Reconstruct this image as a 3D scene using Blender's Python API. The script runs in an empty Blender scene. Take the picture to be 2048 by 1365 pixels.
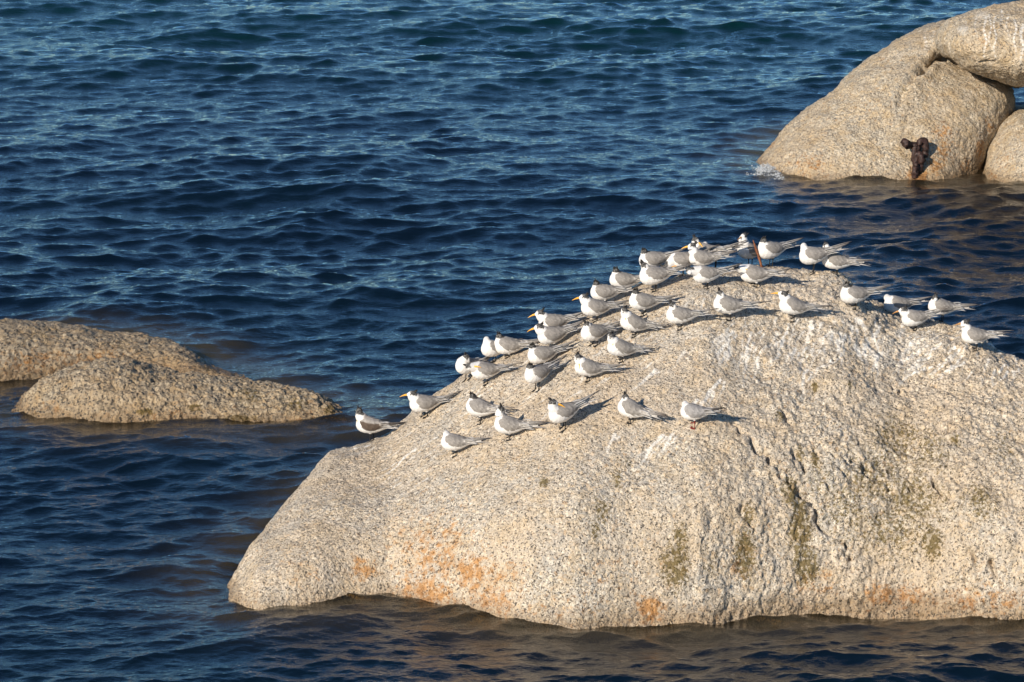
import bpy, math, random
import numpy as np
from mathutils import Vector, Matrix, kdtree
R = math.radians
random.seed(7)

# ------------------------------------------------------------------ camera, sky, sun, exposure
sc = bpy.context.scene
COL = sc.collection
PITCH, CAM_H, FPX = R(14.0), 9.95, 7350.0          # FPX: focal length in pixels of a 2048 px wide picture
cam = bpy.data.objects.new('camera', bpy.data.cameras.new('camera'))
COL.objects.link(cam)
cam.location = (0, 0, CAM_H)
cam.rotation_euler = (R(90) - PITCH, 0, 0)
cam.data.sensor_width = 36.0
cam.data.lens = FPX * 36.0 / 2048.0
cam.data.clip_start = 0.5
cam.data.clip_end = 20000
sc.camera = cam

SUN_AZ, SUN_EL = R(37), R(26)      # azimuth measured from straight behind the camera towards the left
sun_dir = Vector((-math.sin(SUN_AZ) * math.cos(SUN_EL), -math.cos(SUN_AZ) * math.cos(SUN_EL), math.sin(SUN_EL)))
world = bpy.data.worlds.new('World'); sc.world = world; world.use_nodes = True
wn = world.node_tree.nodes; wl = world.node_tree.links
sky = wn.new('ShaderNodeTexSky'); sky.sky_type = 'NISHITA'; sky.sun_disc = False
sky.sun_elevation = SUN_EL
sky.sun_rotation = math.atan2(sun_dir.x, sun_dir.y)
sky.altitude = 0; sky.air_density = 1.0; sky.dust_density = 0.0; sky.ozone_density = 3.0
tint = wn.new('ShaderNodeMix'); tint.data_type = 'RGBA'; tint.blend_type = 'MULTIPLY'; tint.inputs[0].default_value = 1.0
wl.new(sky.outputs[0], tint.inputs[6]); tint.inputs[7].default_value = (.60, .87, 1.08, 1)      # clear, deep blue air
wl.new(tint.outputs[2], wn['Background'].inputs[0])
wn['Background'].inputs[1].default_value = 0.080
ld = bpy.data.lights.new('sun', 'SUN'); ld.energy = 4.8; ld.angle = R(0.5); ld.color = (1.0, 0.90, 0.76)
sun = bpy.data.objects.new('sun', ld); COL.objects.link(sun)
sun.rotation_euler = (-sun_dir).to_track_quat('-Z', 'Y').to_euler()
sc.view_settings.view_transform = 'Standard'; sc.view_settings.look = 'None'
sc.view_settings.exposure = 0.35; sc.view_settings.gamma = 1.0
try: sc.view_settings.use_curve_mapping = False
except Exception: pass
sc.render.engine = 'CYCLES'
sc.cycles.max_bounces = 6; sc.cycles.transparent_max_bounces = 8
sc.cycles.use_denoising = True
try: sc.cycles.denoising_prefilter = 'ACCURATE'
except Exception: pass

# ------------------------------------------------------------------ helpers
CP, SP = math.cos(PITCH), math.sin(PITCH)
def ray(px, py):
    u = (px - 1024.0) / FPX; v = (682.5 - py) / FPX
    return np.array([u, CP + v * SP, -SP + v * CP])
def on_sea(px, py):                       # point of the sea plane seen at a pixel
    d = ray(px, py); return np.array([0, 0, CAM_H]) + d * (CAM_H / -d[2])
def at_depth(px, py, y):                  # point at distance y seen at a pixel
    d = ray(px, py); return np.array([0, 0, CAM_H]) + d * (y / d[1])

def tag(o, label=None, cat=None, group=None, kind=None):
    if label: o['label'] = label
    if cat: o['category'] = cat
    if group: o['group'] = group
    if kind: o['kind'] = kind
    return o

def hash3(ix, iy, iz, seed):
    h = (ix.astype(np.int64) * 374761393 + iy.astype(np.int64) * 668265263 + iz.astype(np.int64) * 2147483647 + seed * 974711) & 0xffffffff
    h = ((h ^ (h >> 13)) * 1274126177) & 0xffffffff
    h = ((h ^ (h >> 16)) * 2246822519) & 0xffffffff
    return (h ^ (h >> 15)) & 0xffffffff

def vnoise(P, scale, seed=0):             # smooth 3D gradient noise, about -0.7..0.7
    Q = P * scale; F = np.floor(Q); f = Q - F; I = F.astype(np.int64)
    w = f * f * f * (f * (f * 6 - 15) + 10)
    out = 0
    for dx in (0, 1):
        for dy in (0, 1):
            for dz in (0, 1):
                h = hash3(I[:, 0] + dx, I[:, 1] + dy, I[:, 2] + dz, seed)
                gx = (h & 1023) / 511.5 - 1; gy = ((h >> 10) & 1023) / 511.5 - 1; gz = ((h >> 20) & 1023) / 511.5 - 1
                g = gx * (f[:, 0] - dx) + gy * (f[:, 1] - dy) + gz * (f[:, 2] - dz)
                out = out + g * (w[:, 0] if dx else 1 - w[:, 0]) * (w[:, 1] if dy else 1 - w[:, 1]) * (w[:, 2] if dz else 1 - w[:, 2])
    return out
def fbm(P, scale, octs=4, gain=.5, seed=0):
    o = 0; a = 1
    for i in range(octs):
        o = o + a * vnoise(P, scale, seed + i * 17); scale *= 2.03; a *= gain
    return o
def worley(P, scale, seed=0):             # distance to nearest feature point and its random id
    Q = P * scale; I = np.floor(Q).astype(np.int64); best = np.full(len(P), 9.0); bid = np.zeros(len(P))
    for dx in (-1, 0, 1):
        for dy in (-1, 0, 1):
            for dz in (-1, 0, 1):
                J = I + np.array([dx, dy, dz]); h = hash3(J[:, 0], J[:, 1], J[:, 2], seed)
                p = J + np.stack([(h & 1023), (h >> 10) & 1023, (h >> 20) & 1023], 1) / 1024.0
                d = ((p - Q) ** 2).sum(1); m = d < best
                best = np.where(m, d, best); bid = np.where(m, ((h * 7919) & 0xffff) / 65535.0, bid)
    return np.sqrt(best), bid

def grid_faces(nu, nv, wrap=False):
    i = np.arange(nu if wrap else nu - 1)[:, None]; j = np.arange(nv - 1)[None, :]
    a = i * nv + j; b = ((i + 1) % nu) * nv + j
    return np.stack([a, b, b + 1, a + 1], -1).reshape(-1, 4)

def fast_mesh(name, V, F, smooth=True):
    me = bpy.data.meshes.new(name)
    V = np.ascontiguousarray(V, dtype=np.float32); F = np.ascontiguousarray(F, dtype=np.int32)
    me.vertices.add(len(V)); me.vertices.foreach_set('co', V.ravel())
    k = F.shape[1]
    me.loops.add(F.size); me.loops.foreach_set('vertex_index', F.ravel())
    me.polygons.add(len(F)); me.polygons.foreach_set('loop_start', np.arange(0, F.size, k, dtype=np.int32))
    me.polygons.foreach_set('loop_total', np.full(len(F), k, dtype=np.int32))
    me.polygons.foreach_set('use_smooth', np.full(len(F), smooth))
    me.update(calc_edges=True); me.validate()
    return me
def link(name, me, mat=None, parent=None):
    o = bpy.data.objects.new(name, me); COL.objects.link(o)
    if mat and not me.materials: me.materials.append(mat)
    if parent: o.parent = parent
    return o
def grid_normals(G):
    du = np.gradient(G, axis=0); dv = np.gradient(G, axis=1)
    n = np.cross(du, dv); l = np.linalg.norm(n, axis=-1, keepdims=True)
    return n / np.maximum(l, 1e-12)
def set_col(me, C, name='stain'):
    a = me.attributes.new(name, 'FLOAT_COLOR', 'POINT')
    C4 = np.ones((len(C), 4), dtype=np.float32); C4[:, :C.shape[1]] = C
    a.data.foreach_set('color', C4.ravel())
def smoothstep(a, b, x):
    t = np.clip((x - a) / (b - a), 0, 1); return t * t * (3 - 2 * t)

# node helper
class NT:
    def __init__(s, name):
        s.m = bpy.data.materials.new(name); s.m.use_nodes = True
        s.t = s.m.node_tree; s.n = s.t.nodes; s.l = s.t.links
        s.n.clear()
        s.out = s.n.new('ShaderNodeOutputMaterial')
    def new(s, typ, **kw):
        nd = s.n.new(typ)
        for k, v in kw.items():
            if k == 'inp':
                for a, b in v.items():
                    if isinstance(b, bpy.types.NodeSocket): s.l.new(b, nd.inputs[a])
                    else: nd.inputs[a].default_value = b
            else: setattr(nd, k, v)
        return nd
    def math(s, op, a, b=0.0, c=0.0, clamp=False):
        nd = s.new('ShaderNodeMath', operation=op, use_clamp=clamp, inp={0: a, 1: b, 2: c}); return nd.outputs[0]
    def mix(s, f, a, b, blend='MIX'):
        nd = s.new('ShaderNodeMix', data_type='RGBA', blend_type=blend)
        for i, v in ((0, f), (6, a), (7, b)):
            if isinstance(v, bpy.types.NodeSocket): s.l.new(v, nd.inputs[i])
            else: nd.inputs[i].default_value = v if i == 0 else (*v, 1)
        return nd.outputs[2]
    def rng(s, v, a, b, c=0.0, d=1.0):
        nd = s.new('ShaderNodeMapRange', interpolation_type='SMOOTHSTEP', inp={0: v, 1: a, 2: b, 3: c, 4: d}); return nd.outputs[0]
    def noise(s, co, scale, detail=3, rough=.55, dist=0.0):
        return s.new('ShaderNodeTexNoise', inp={'Vector': co, 'Scale': scale, 'Detail': detail, 'Roughness': rough, 'Distortion': dist}).outputs[0]
    def ramp(s, v, stops, interp='LINEAR'):
        nd = s.new('ShaderNodeValToRGB', inp={0: v}); cr = nd.color_ramp; cr.interpolation = interp
        while len(cr.elements) < len(stops): cr.elements.new(.5)
        for e, (p, c) in zip(cr.elements, stops): e.position = p; e.color = (*c, 1)
        return nd.outputs[0]

# ------------------------------------------------------------------ materials
def rock_material(name, warm=0.0, coarse=1.0, speck=1.0, dim=1.0, relief=1.0, tint=(1, 1, 1)):
    n = NT(name)
    co = n.new('ShaderNodeTexCoord').outputs['Object']
    wob = n.new('ShaderNodeTexNoise', inp={'Vector': co, 'Scale': 30.0, 'Detail': 2.0}).outputs[1]
    cw = n.new('ShaderNodeVectorMath', operation='MULTIPLY_ADD', inp={0: wob, 1: (.03, .03, .03), 2: co}).outputs[0]
    va = n.new('ShaderNodeTexVoronoi', inp={'Vector': cw, 'Scale': 36.0 * coarse, 'Randomness': 1.0})
    vb = n.new('ShaderNodeTexVoronoi', inp={'Vector': cw, 'Scale': 85.0 * coarse, 'Randomness': 1.0})
    ida = n.new('ShaderNodeSeparateColor', inp={0: va.outputs['Color']}).outputs
    idb = n.new('ShaderNodeSeparateColor', inp={0: vb.outputs['Color']}).outputs
    D = lambda c: tuple(x * dim for x in c)
    ca = n.ramp(ida[0], [(0.0, D((.36, .34, .31))), (.3, D((.50, .45, .38))), (.5, D((.62, .49, .34))), (.8, D((.72, .66, .56))), (1.0, D((.44, .31, .20)))])
    cb = n.ramp(idb[1], [(0.0, D((.24, .21, .18))), (.3, D((.56, .46, .34))), (.65, D((.50, .46, .41))), (1.0, D((.80, .71, .57)))])
    # large feldspar crystals only where the big cells allow it, fine groundmass elsewhere
    base = n.mix(n.rng(ida[1], .45, .6), cb, ca)
    big = n.noise(co, .9, 3); mid = n.noise(co, 5.0, 4); fine = n.noise(co, 28.0, 3, .65)
    base = n.mix(n.rng(big, .35, .68, 0, .55), base, D((.56, .44, .31)))
    base = n.mix(n.rng(mid, .42, .7, 0, .30 + warm * .3), base, D((.50, .36, .20)))
    base = n.mix(n.rng(n.noise(co, 3.1, 4), .5, .72, 0, .3), base, D((.42, .40, .37)))
    base = n.mix(1.0, base, tint, 'MULTIPLY')
    # dark mica specks, clustered
    sp = n.math('MULTIPLY', n.rng(idb[2], .72, .80), n.rng(fine, .38, .56))
    base = n.mix(n.math('MULTIPLY', sp, .92 * speck, clamp=True), base, (.065, .055, .045))
    sp2 = n.rng(n.noise(co, 75.0, 2, .6), .60, .68)
    base = n.mix(n.math('MULTIPLY', sp2, .75 * speck), base, (.09, .07, .05))
    st = n.new('ShaderNodeSeparateColor', inp={0: n.new('ShaderNodeAttribute', attribute_name='stain').outputs[0]}).outputs
    brk = n.noise(co, 16.0, 5, .7)
    o_f = n.rng(n.math('ADD', st[0], n.math('MULTIPLY', n.math('SUBTRACT', brk, .5), 2.6)), .36, .95, 0, .8)
    base = n.mix(o_f, base, n.mix(.40, n.mix(1.0, base, (.88, .48, .16), 'MULTIPLY'), n.mix(n.noise(co, 60, 2), D((.27, .10, .015)), D((.46, .24, .06)))))
    o_f = n.math('MULTIPLY', o_f, n.rng(idb[0], .30, .40, .35, 1))
    a_f = n.rng(n.math('ADD', st[1], n.math('MULTIPLY', n.math('SUBTRACT', n.noise(co, 36.0, 5, .75), .5), 2.4)), .38, .62, 0, .88)
    a_f = n.math('MULTIPLY', a_f, n.rng(ida[2], .70, .80, 1, .35))
    base = n.mix(a_f, base, n.mix(.6, n.mix(1.0, base, (.42, .34, .14), 'MULTIPLY'), n.mix(fine, (.045, .032, .012), (.135, .100, .022))))
    g_f = n.rng(n.math('ADD', st[2], n.math('MULTIPLY', n.math('SUBTRACT', n.noise(co, 34.0, 4, .7), .5), .9)), .24, .85, 0, .8)
    base = n.mix(g_f, base, (.76, .72, .65))
    # the wet band just above the sea
    z = n.new('ShaderNodeSeparateXYZ', inp={0: co}).outputs[2]
    wet = n.rng(n.math('ADD', z, n.math('MULTIPLY', n.math('SUBTRACT', mid, .5), .30)), .17, -.01)
    base = n.mix(n.math('MULTIPLY', wet, .75), base, n.mix(1.0, base, (.50, .40, .28), 'MULTIPLY'))
    rough = n.rng(wet, 0, 1, .85, .35)
    h = n.math('MULTIPLY', va.outputs['Distance'], -.5)
    h = n.math('ADD', h, n.math('MULTIPLY', ida[2], .35))
    h = n.math('ADD', h, n.math('MULTIPLY', n.noise(co, 90.0, 3, .6), .55))
    bp = n.new('ShaderNodeBump', inp={'Strength': .75 * relief, 'Distance': .016, 'Height': h})
    b = n.new('ShaderNodeBsdfPrincipled', inp={'Base Color': base, 'Roughness': rough, 'Normal': bp.outputs[0], 'Specular IOR Level': .3})
    n.l.new(b.outputs[0], n.out.inputs[0])
    return n.m
M_BIG = rock_material('granite_pale', warm=0.2, dim=.98, tint=(1.0, .99, .965), relief=1.45)
M_FAR = rock_material('granite_warm', warm=.9, coarse=.8, speck=.9, dim=.84, tint=(1.0, .96, .87), relief=1.4)
M_LOW = rock_material('granite_encrusted', warm=.8, coarse=.55, speck=1.1, dim=.62, relief=1.6, tint=(1.0, .92, .78))

def water_material():
    n = NT('sea_water')
    co = n.new('ShaderNodeNewGeometry').outputs['Position']
    mp = n.new('ShaderNodeMapping', inp={0: co, 3: (1.0, 1.9, 1.0)}).outputs[0]
    h = n.math('ADD', n.math('MULTIPLY', n.noise(mp, 9.0, 4, .6, .6), 1.0), n.math('MULTIPLY', n.noise(mp, 34.0, 2, .5, .3), .22))
    bp = n.new('ShaderNodeBump', inp={'Strength': .45, 'Distance': .02, 'Height': h})
    at = n.new('ShaderNodeSeparateColor', inp={0: n.new('ShaderNodeAttribute', attribute_name='stain').outputs[0]}).outputs
    deep = n.mix(at[1], (.0015, .0055, .012), (.0015, .017, .019))
    body = n.mix(n.math('POWER', at[0], .8), deep, (.085, .066, .038))  # shallow brown, boosted so the body colour carries the rocks' warm reflection
    dif = n.new('ShaderNodeBsdfDiffuse', inp={'Color': body, 'Normal': bp.outputs[0]})
    tr = n.new('ShaderNodeBsdfTransparent', inp={'Color': (.50, .42, .26, 1)})
    und = n.new('ShaderNodeMixShader', inp={0: at[2], 1: dif.outputs[0], 2: tr.outputs[0]})
    gl = n.new('ShaderNodeBsdfGlossy', inp={'Color': (1, 1, 1, 1), 'Roughness': .015, 'Normal': bp.outputs[0]})
    fr = n.new('ShaderNodeFresnel', inp={'IOR': 1.34, 'Normal': bp.outputs[0]})
    mx = n.new('ShaderNodeMixShader', inp={0: fr.outputs[0], 1: und.outputs[0], 2: gl.outputs[0]})
    n.l.new(mx.outputs[0], n.out.inputs[0])
    return n.m
M_WATER = water_material()

def simple_mat(name, rough=.8, bump=0.0, bscale=200.0, attr='tint', spec=.3):
    n = NT(name)
    co = n.new('ShaderNodeTexCoord').outputs['Object']
    c = n.new('ShaderNodeAttribute', attribute_name=attr).outputs[0]
    ns = n.noise(co, bscale, 3, .6)
    c2 = n.mix(1.0, c, n.ramp(ns, [(.3, (.82, .80, .78)), (.7, (1, 1, 1))]), 'MULTIPLY')
    b = n.new('ShaderNodeBsdfPrincipled', inp={'Base Color': c2, 'Roughness': rough, 'Specular IOR Level': spec})
    if bump:
        bp = n.new('ShaderNodeBump', inp={'Strength': bump, 'Distance': .004, 'Height': ns}); n.l.new(bp.outputs[0], b.inputs['Normal'])
    n.l.new(b.outputs[0], n.out.inputs[0]); return n.m
M_PLUME = simple_mat('plumage', .85, .5, 130.0)
def flat_mat(name, c1, c2, rough, scale=60.0, bump=.5, spec=.4):
    n = NT(name); co = n.new('ShaderNodeTexCoord').outputs['Object']
    ns = n.noise(co, scale, 4, .65)
    b = n.new('ShaderNodeBsdfPrincipled', inp={'Base Color': n.mix(n.rng(ns, .35, .65), c1, c2), 'Roughness': rough, 'Specular IOR Level': spec})
    bp = n.new('ShaderNodeBump', inp={'Strength': bump, 'Distance': .006, 'Height': ns}); n.l.new(bp.outputs[0], b.inputs['Normal'])
    n.l.new(b.outputs[0], n.out.inputs[0]); return n.m
M_BILL = flat_mat('bill_orange', (.80, .36, .03), (.85, .44, .06), .45, 80, .1)
M_BILLB = flat_mat('bill_brown', (.38, .17, .05), (.50, .25, .07), .5, 80, .1)
M_BILLG = flat_mat('bill_dark_red', (.10, .02, .015), (.16, .03, .02), .5, 80, .1)
M_BLACK = flat_mat('black_feather', (.016, .014, .012), (.03, .025, .02), .7, 300, .3)
M_EYE = flat_mat('eye_black', (.005, .005, .005), (.008, .008, .008), .15, 80, 0)
M_RUST = flat_mat('rust_brown', (.16, .055, .025), (.26, .10, .045), .8, 45, .8)
M_RUSTD = flat_mat('rust_dark', (.020, .011, .009), (.055, .025, .018), .6, 30, 1.0)
def foam_material():
    n = NT('sea_foam')
    co = n.new('ShaderNodeTexCoord').outputs['Object']
    b = n.new('ShaderNodeBsdfPrincipled', inp={'Base Color': (.75, .77, .78, 1), 'Roughness': .25, 'IOR': 1.33, 'Transmission Weight': .55})
    n.l.new(b.outputs[0], n.out.inputs[0]); return n.m
M_FOAM = foam_material()

# ------------------------------------------------------------------ boulders rising to a ridge
def pinterp(x, pts, w=None):
    p = np.array(pts, float); return np.interp(x, p[:, 0], p[:, 1])
def gsmooth(a, k):
    if k <= 0: return a
    ker = np.exp(-np.linspace(-2, 2, 2 * k + 1) ** 2); ker /= ker.sum()
    return np.convolve(np.pad(a, k, mode='reflect', reflect_type='odd'), ker, mode='valid')

def ridge_surface(front_px, ridge_px, drs, prof, nm, nt, ends, sm=6):
    """front_px: where the rock leaves the sea; ridge_px: its skyline; drs: how far (m) the ridge lies behind the waterline."""
    fr = np.array([[p[0] / p[1], p[1]] for p in (on_sea(*q) for q in front_px)])
    rd = []
    for (px, py) in ridge_px:
        d = ray(px, py); rd.append([d[0] / d[1], -d[2] / d[1]])
    rd = np.array(rd)
    mm = np.array([on_sea(px, 900)[0] / on_sea(px, 900)[1] for px, _ in drs]); dv = np.array([d for _, d in drs])
    m0, m1 = rd[0, 0], rd[-1, 0]
    # columns: denser in the part that shows
    M = np.linspace(m0, m1, nm)
    yf = gsmooth(np.interp(M, fr[:, 0], fr[:, 1]), sm)
    qr = gsmooth(np.interp(M, rd[:, 0], rd[:, 1]), 2); qs = gsmooth(qr, max(8, nm // 22))
    dr = gsmooth(np.interp(M, mm, dv), sm * 2)
    qf = CAM_H / yf
    # sample the section evenly along its length
    pr = np.array(prof, float); tt = np.linspace(pr[0, 0], pr[-1, 0], 600); aa = gsmooth(np.interp(tt, pr[:, 0], pr[:, 1]), 12)
    seg = np.sqrt((np.diff(tt) * 1.3) ** 2 + (np.diff(aa) * 1.0) ** 2); wgt = np.where(tt[1:] > 1.08, .35, 1.0) * np.where(tt[1:] < -.005, .5, 1.0)
    s = np.concatenate([[0], np.cumsum(seg * wgt)]); s /= s[-1]
    t = np.interp(np.linspace(0, 1, nt), s, tt); a = np.interp(t, tt, aa)
    Y = yf[:, None] + dr[:, None] * t[None, :]
    wr = smoothstep(.62, 1.0, t) * smoothstep(1.7, 1.1, t)
    q = qf[:, None] + (qs - qf)[:, None] * a[None, :] + (qr - qs)[:, None] * wr[None, :]
    Z = CAM_H - q * Y
    cap = np.minimum((M - ends[1]) / (ends[1] - ends[0]) * 1.2, (ends[2] - M) / (ends[3] - ends[2]) * 1.2)
    Z = np.minimum(Z, cap[:, None])
    X = M[:, None] * Y
    return np.stack([X, Y, Z], -1), M, t

def m_of(px, py=900): d = ray(px, py); return d[0] / d[1]

SK = [(400, 1290), (425, 1235), (448, 1187), (460, 1165), (480, 1135), (500, 1100), (520, 1070), (560, 1020), (600, 975), (640, 925), (660, 906), (690, 898), (734, 884), (774, 864),
      (794, 848), (830, 818), (864, 794), (890, 777), (916, 760), (927, 752), (965, 731), (1007, 713), (1045, 704), (1080, 683), (1120, 657), (1168, 629), (1190, 617),
      (1228, 597), (1262, 580), (1287, 567), (1330, 558), (1365, 545), (1400, 537), (1450, 530), (1500, 525), (1520, 526), (1560, 531), (1620, 538), (1660, 541), (1688, 548),
      (1704, 562), (1722, 588), (1760, 606), (1800, 628), (1850, 641), (1890, 646), (1903, 656), (1925, 657), (1950, 668), (1985, 690), (2030, 712), (2060, 724), (2150, 765), (2260, 825), (2380, 950), (2460, 1130), (2490, 1230), (2520, 1290)]
FR = [(400, 1187), (448, 1190), (480, 1215), (520, 1228), (600, 1222), (700, 1205), (780, 1197), (860, 1212), (960, 1232), (1060, 1250), (1150, 1252), (1260, 1242), (1400, 1240), (1480, 1228), (1600, 1214),
      (1800, 1208), (1900, 1218), (2048, 1232), (2300, 1240), (2520, 1232)]
DR = [(400, .3), (448, .5), (500, 1.1), (560, 1.7), (660, 2.3), (830, 2.8), (1040, 3.3), (1290, 3.6), (1500, 3.6), (1700, 3.3), (1920, 2.8), (2048, 2.6), (2300, 2.2), (2480, .8), (2520, .3)]
PROF = [(-.12, -.42), (-.05, -.22), (-.015, -.07), (0, 0), (.03, .12), (.08, .27), (.15, .39), (.26, .51), (.42, .65), (.60, .79), (.80, .93), (1.0, 1.0), (1.14, .975), (1.4, .85), (1.8, .52), (2.1, .22), (2.3, 0)]
G, Mg, Tg = ridge_surface(FR, SK, DR, PROF, 980, 440, (m_of(440, 1250), m_of(457, 1190), m_of(2492, 1230), m_of(2510, 1250)))
nu, nv = G.shape[:2]

def displace(G, layers):
    N = grid_normals(G); P = G.reshape(-1, 3); d = np.zeros(len(P))
    for fn in layers: d = d + fn(P)
    return G + N * d.reshape(G.shape[:2])[..., None]
if grid_normals(G)[nu // 2, nv // 2][2] < 0: G = G[::-1]      # outward normals
base_flipped = True

def crack_field(P, lines, width, jitter, seed):
    """signed profile of ledges: each polyline (world points) steps the surface down on one side"""
    out = np.zeros(len(P))
    for pts, w, depth in lines:
        pts = np.array(pts)
        best = np.full(len(P), 1e9)
        lo = pts.min(0) - w * 6; hi = pts.max(0) + w * 6
        idx = np.where(((P > lo) & (P < hi)).all(1))[0]
        if len(idx) == 0: continue
        Q = P[idx] + np.stack([vnoise(P[idx], 7, seed + k) for k in range(3)], 1) * jitter + np.stack([vnoise(P[idx], 22, seed + 5 + k) for k in range(3)], 1) * jitter * .35
        b = np.full(len(idx), 1e9)
        for a, c in zip(pts[:-1], pts[1:]):
            ab = c - a; tt = np.clip(((Q - a) @ ab) / (ab @ ab), 0, 1)
            b = np.minimum(b, np.linalg.norm(Q - (a + tt[:, None] * ab), axis=1))
        out[idx] -= depth * np.exp(-(b / w) ** 2) * (.55 + 1.1 * np.clip(vnoise(P[idx], 5, seed + 9) + .3, 0, 1))
    return out

# coarse copy for looking points up, used to place cracks and stains on the rock
def lookup(G, name):
    g = G[::3, ::3]; me = fast_mesh(name, g.reshape(-1, 3), grid_faces(*g.shape[:2]))
    return link(name, me)
def caster(o):
    from mathutils.bvhtree import BVHTree
    me = o.data; return BVHTree.FromObject(o, bpy.context.evaluated_depsgraph_get())
lo = lookup(G, 'lookup'); bpy.context.view_layer.update(); bv = caster(lo); bv_smooth = caster(lo); bpy.data.objects.remove(lo)
def at(b, px, py, tries=60):
    for k in range(tries):
        d = Vector(ray(px, py + k * 2)).normalized()
        h = b.ray_cast(Vector((0, 0, CAM_H)), d)
        if h[0]: return h
    return (None, None, None, None)
def W(px, py): return np.array(at(bv, px, py)[0])
CR = [([W(*p) for p in L], w * .85, d * 1.5) for L, w, d in [
    ([(1470, 850), (1498, 878), (1530, 905), (1566, 945), (1605, 985), (1625, 1010)], .030, .075),
    ([(1618, 1005), (1632, 1040), (1662, 1068), (1682, 1090), (1702, 1118)], .026, .08),
    ([(1590, 898), (1602, 925), (1600, 945)], .022, .05), ([(1622, 885), (1650, 905), (1668, 915)], .02, .045),
    ([(1676, 935), (1690, 950)], .022, .06), ([(1722, 925), (1740, 950)], .022, .06), ([(1690, 905), (1730, 935), (1770, 955), (1800, 968)], .016, .035), ([(1800, 940), (1840, 980), (1865, 1000)], .018, .04), ([(1640, 940), (1675, 975), (1700, 1000)], .018, .04), ([(1772, 958), (1785, 975)], .022, .06),
    ([(1810, 970), (1824, 990)], .022, .06), ([(1862, 955), (1885, 1010)], .026, .07), ([(1850, 1010), (1880, 1035)], .022, .06),
    ([(1555, 815), (1580, 845)], .022, .05), ([(1795, 775), (1812, 800)], .022, .05), ([(1985, 1125), (1995, 1175)], .025, .06),
    ([(1850, 735), (1862, 760), (1880, 775)], .02, .05), ([(1720, 1150), (1700, 1185)], .02, .05), ([(1900, 860), (1925, 900)], .018, .04),
    ([(1480, 1010), (1500, 1040), (1508, 1060)], .02, .045), ([(1950, 1110), (1930, 1160)], .02, .045)]]
CR.append(([W(*p) for p in [(1696, 548), (1712, 575), (1738, 602), (1775, 622)]], .05, .04))
rough_x = lambda P: smoothstep(1.2, 3.0, P[:, 0] + .35 * (2.0 - P[:, 2]))         # the right hand side is rougher
def big_layers():
    yield lambda P: .075 * fbm(P, .7, 3, .5, 3)
    yield lambda P: (.020 + .026 * rough_x(P)) * fbm(P, 3.2, 4, .6, 11)
    yield lambda P: (.005 + .017 * rough_x(P)) * (np.abs(fbm(P, 7.0, 3, .55, 31)) * -2 + .6)
    yield lambda P: (.0075 + .008 * rough_x(P)) * fbm(P, 26, 3, .75, 47)
    def pits(P):
        d, i = worley(P, 16, 5); return -(.003 + .013 * rough_x(P)) * np.where(i > .62, 1, 0) * np.clip(1 - d * 2.0, 0, 1)
    yield pits
    def grains(P):
        d, i = worley(P, 56, 8); return (.009 + .002 * rough_x(P)) * (i - .5) * np.clip(1.2 - d * 1.2, 0, 1)
    yield grains
    yield lambda P: crack_field(P, CR, .02, .10, 3)
G = displace(G, big_layers())
big = fast_mesh('granite_boulder', G.reshape(-1, 3), grid_faces(nu, nv))
big_rock = link('granite_boulder', big, M_BIG)
tag(big_rock, 'huge pale granite boulder in the foreground with the seabirds resting on its crest', 'boulder')
bpy.context.view_layer.update(); bv = caster(big_rock)

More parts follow.
